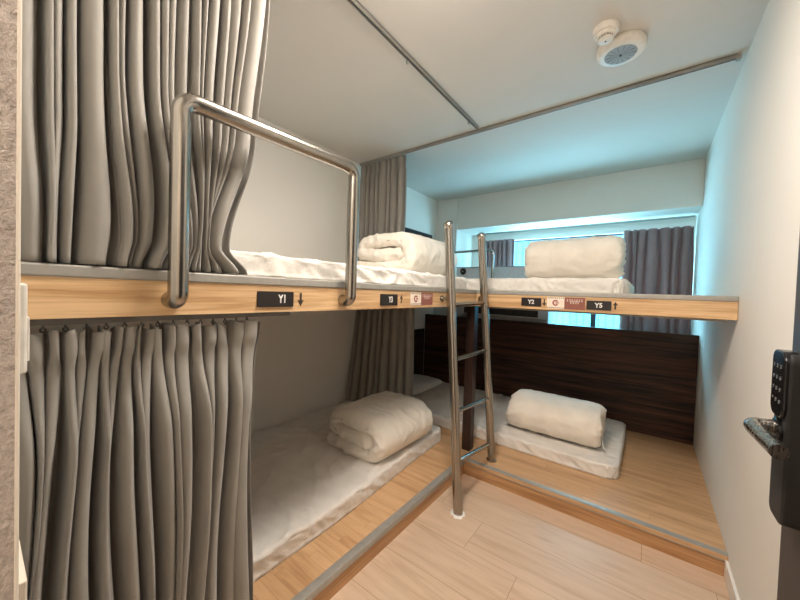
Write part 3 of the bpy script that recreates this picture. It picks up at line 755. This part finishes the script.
bm = bmesh.new(); lathe(bm, [(.006, .0445), (.005, .048)], c, 'z', 14, -1); obj('screw', bm, M['ac_d'], t)

# ------------------------------------------------------------------ door on the right, standing open along the wall
XD = 1.2
dr = struct('door_1', boxes(((XD, Y0+.03, .008), (XD+.042, -1.08, 2.1))), M['door'], mods=[BEV(.002)]); dr['label'] = 'dark door standing open against the right wall'
XB = 1.162
def outline_prism(pts_yz, x0, x1):
    bm = bmesh.new(); a = [bm.verts.new((x0, y, z)) for y, z in pts_yz]; b = [bm.verts.new((x1, y, z)) for y, z in pts_yz]; n = len(a)
    for k in range(n): bm.faces.new((a[k], a[(k+1) % n], b[(k+1) % n], b[k]))
    bm.faces.new(a); bm.faces.new(b); return bm
def rrect(y0, y1, z0, z1, r, n=6):
    out = []
    for cy, cz, a in ((y1-r, z1-r, 0), (y0+r, z1-r, 90), (y0+r, z0+r, 180), (y1-r, z0+r, 270)):
        for k in range(n+1):
            t_ = math.radians(a+90*k/n); out.append((cy+r*math.cos(t_), cz+r*math.sin(t_)))
    return out
obj('lock_body', outline_prism(rrect(-1.212, -1.138, .855, 1.165, .018), XB+.006, XD), M['lockb'], dr, mods=[BEV(.004, 3)])
kp = obj('keypad', outline_prism(rrect(-1.210, -1.140, 1.045, 1.167, .02), XB, XB+.02), M['lock'], dr, mods=[BEV(.003, 3)])
keys = ['1', '2', '3', '4', '5', '6', '7', '8', '9', '*', '0', '#']
for i, kx in enumerate(keys):
    r_, c_ = divmod(i, 3)
    bm = on_plane(text_bm(kx, .010, 1, .0), (XB-.0006, -1.156-c_*.019, 1.138-r_*.021), 'nx'); obj('key_symbol', bm, M['digit'], kp)
bm = bmesh.new(); zc = 1.018; tube(bm, fillet([(XB+.01, -1.172, zc+.006), (1.133, -1.176, zc+.004), (1.132, -1.20, zc+.003), (1.146, -1.28, zc-.008)], .024, 8), .0128, 20)
obj('handle', bm, M['handle'], dr, smooth='auto')
bm = bmesh.new(); lathe(bm, [(.024, 0), (.024, -.006), (.018, -.009)], (XB+.007, -1.175, zc), 'x', 28); obj('handle_rose', bm, M['lock'], dr, smooth='auto')

# ------------------------------------------------------------------ items on the front wall's inner face
sw = thing('light_switch', 'white switch plate edge at the far left by the upper bunk fascia', 'switch', (.27, Y0, 1.12))
obj('plate', boxes(((.20, YW, 1.125), (.31, YW+.012, 1.245))), M['plastic'], sw, mods=[BEV(.003)])
obj('rocker', boxes(((.215, YW+.0118, 1.14), (.302, YW+.0145, 1.20))), M['plastic'], sw, mods=[BEV(.002)])
so = thing('wall_socket', 'cream boxed socket at the bottom left edge beside the pleated curtain', 'socket', (.34, Y0, .77))
obj('box', boxes(((.285, YW, .77), (.390, YW+.0075, .892))), M['bead'], so, mods=[BEV(.002)])
obj('slot', boxes(((.33, YW+.007, .815), (.36, YW+.0082, .835))), M['ac_d'], so)

# ------------------------------------------------------------------ grey unit by the window
ac = thing('air_conditioner', 'grey cabinet unit below the window with a dark honeycomb grille', 'air conditioner', (-.37, 1.65, S))
obj('cabinet', boxes(((-.90, 1.50, S+.001), (.16, 1.80, 1.568))), M['ac'], ac, mods=[BEV(.006)])
obj('top_cover', boxes(((-.905, 1.495, 1.568), (.165, 1.805, 1.578))), M['alu'], ac, mods=[BEV(.003)])
gr = obj('grille', boxes(((-.78, 1.494, 1.035), (.06, 1.502, 1.115))), M['ac_d'], ac)
bm = bmesh.new()
for j in range(4):
    for i in range(34):
        x = -.77+i*.0245+(.012 if j % 2 else 0); z = 1.046+j*.019
        pts = [(x+.0085*math.cos(PI/3*k+PI/6), z+.0085*math.sin(PI/3*k+PI/6)) for k in range(6)]
        pin = [(x+.0062*math.cos(PI/3*k+PI/6), z+.0062*math.sin(PI/3*k+PI/6)) for k in range(6)]
        a = [bm.verts.new((u, 1.4925, w)) for u, w in pts]; b = [bm.verts.new((u, 1.4925, w)) for u, w in pin]
        for k in range(6): bm.faces.new((a[k], a[(k+1) % 6], b[(k+1) % 6], b[k]))
obj('honeycomb', bm, M['plastic_d'], gr)
obj('ledge', boxes(((-.78, 1.478, 1.008), (.15, 1.502, 1.018))), M['alu'], ac)
bm = bmesh.new(); lathe(bm, [(.038, 0), (.038, -.006), (.032, -.016), (.03, -.018)], (-.812, 1.502, 1.525), 'y', 32); kn = obj('knob', bm, M['black'], ac, smooth='auto')
bm = bmesh.new(); lathe(bm, [(.012, -.017), (.011, -.021)], (-.812, 1.502, 1.525), 'y', 20); obj('knob_centre', bm, M['alu'], kn, smooth='auto')

# ------------------------------------------------------------------ lights
def dome(name, label, c, r, h, mat):
    t = thing(name, label, 'lamp', (c[0], c[1], CH))
    bm = bmesh.new(); lathe(bm, [(r*1.05, 0), (r*1.05, .014), (r*.98, .016)], (c[0], c[1], CH), 'z', 40, -1); obj('base', bm, M['plastic'], t, smooth='auto')
    bm = bmesh.new(); lathe(bm, [(r*.97, .014)]+[(r*.97*math.cos(a), .014+h*math.sin(a)) for a in [k/8*PI/2*.98 for k in range(1, 9)]], (c[0], c[1], CH), 'z', 40, -1); obj('diffuser', bm, mat, t, smooth='auto')
dome('ceiling_lamp', 'round ceiling lamp above the floor just inside the door', (.42, -1.22), .25, .04, M['lamp'])
dome('ceiling_lamp', 'added round fill lamp, unseen on the corridor ceiling outside the door', (.8, -2.75), .14, .05, M['lamp_fill'])  # added lamp out of view, lifts the shade under the bunks

def bulb(name, loc, watts, colr, rad):
    l = bpy.data.lights.new(name, 'POINT'); l.energy = watts; l.color = colr; l.shadow_soft_size = rad
    o = bpy.data.objects.new(name, l); col.objects.link(o); o.location = loc
bulb('ceiling_lamp_glow', (.42, -1.22, CH-.13), 8, (1, .91, .82), .06)
al = bpy.data.lights.new('ceiling_lamp_light', 'AREA'); al.shape = 'DISK'; al.size = .46; al.energy = 38; al.color = (1, .91, .82)
ao = bpy.data.objects.new('ceiling_lamp_light', al); col.objects.link(ao); ao.location = (.42, -1.22, CH-.058)
bulb('corridor_fill_light', (.8, -2.75, CH-.14), 60, (1, .91, .82), .07)  # light of the added corridor lamp, fills the room from behind the camera
w = bpy.data.worlds.new('sky'); scene.world = w; w.use_nodes = True; nt = w.node_tree; nt.nodes.clear()
ow = nt.nodes.new('ShaderNodeOutputWorld'); bg = nt.nodes.new('ShaderNodeBackground')
bg.inputs['Color'].default_value = (.42, .80, 1.0, 1); bg.inputs['Strength'].default_value = 24.0
nt.links.new(bg.outputs[0], ow.inputs['Surface'])
pl = bpy.data.lights.new('window_portal', 'AREA'); pl.shape = 'RECTANGLE'; pl.size = WX1-WX0; pl.size_y = WZ1-WZ0; pl.cycles.is_portal = True
po = bpy.data.objects.new('window_portal', pl); col.objects.link(po); po.location = ((WX0+WX1)/2, YB+.16, (WZ0+WZ1)/2); po.rotation_euler = (-PI/2, 0, 0)

# ------------------------------------------------------------------ camera
cam = bpy.data.cameras.new('camera'); cam.sensor_width = 36; cam.lens = 36*326.616/800; cam.clip_start = .02
co = bpy.data.objects.new('camera', cam); col.objects.link(co)
rx, ry, rz = math.radians(88.6522), math.radians(1.9238), math.radians(37.1692)
Rm = Matrix.Rotation(rz, 4, 'Z') @ Matrix.Rotation(rx, 4, 'X') @ Matrix.Rotation(ry, 4, 'Z')
co.matrix_world = Matrix.Translation((.9653, -2.0798, 1.25)) @ Rm
scene.camera = co
vs = scene.view_settings; vs.view_transform = 'Standard'; vs.look = 'None'; vs.exposure = -.3; vs.gamma = 1; vs.use_curve_mapping = False
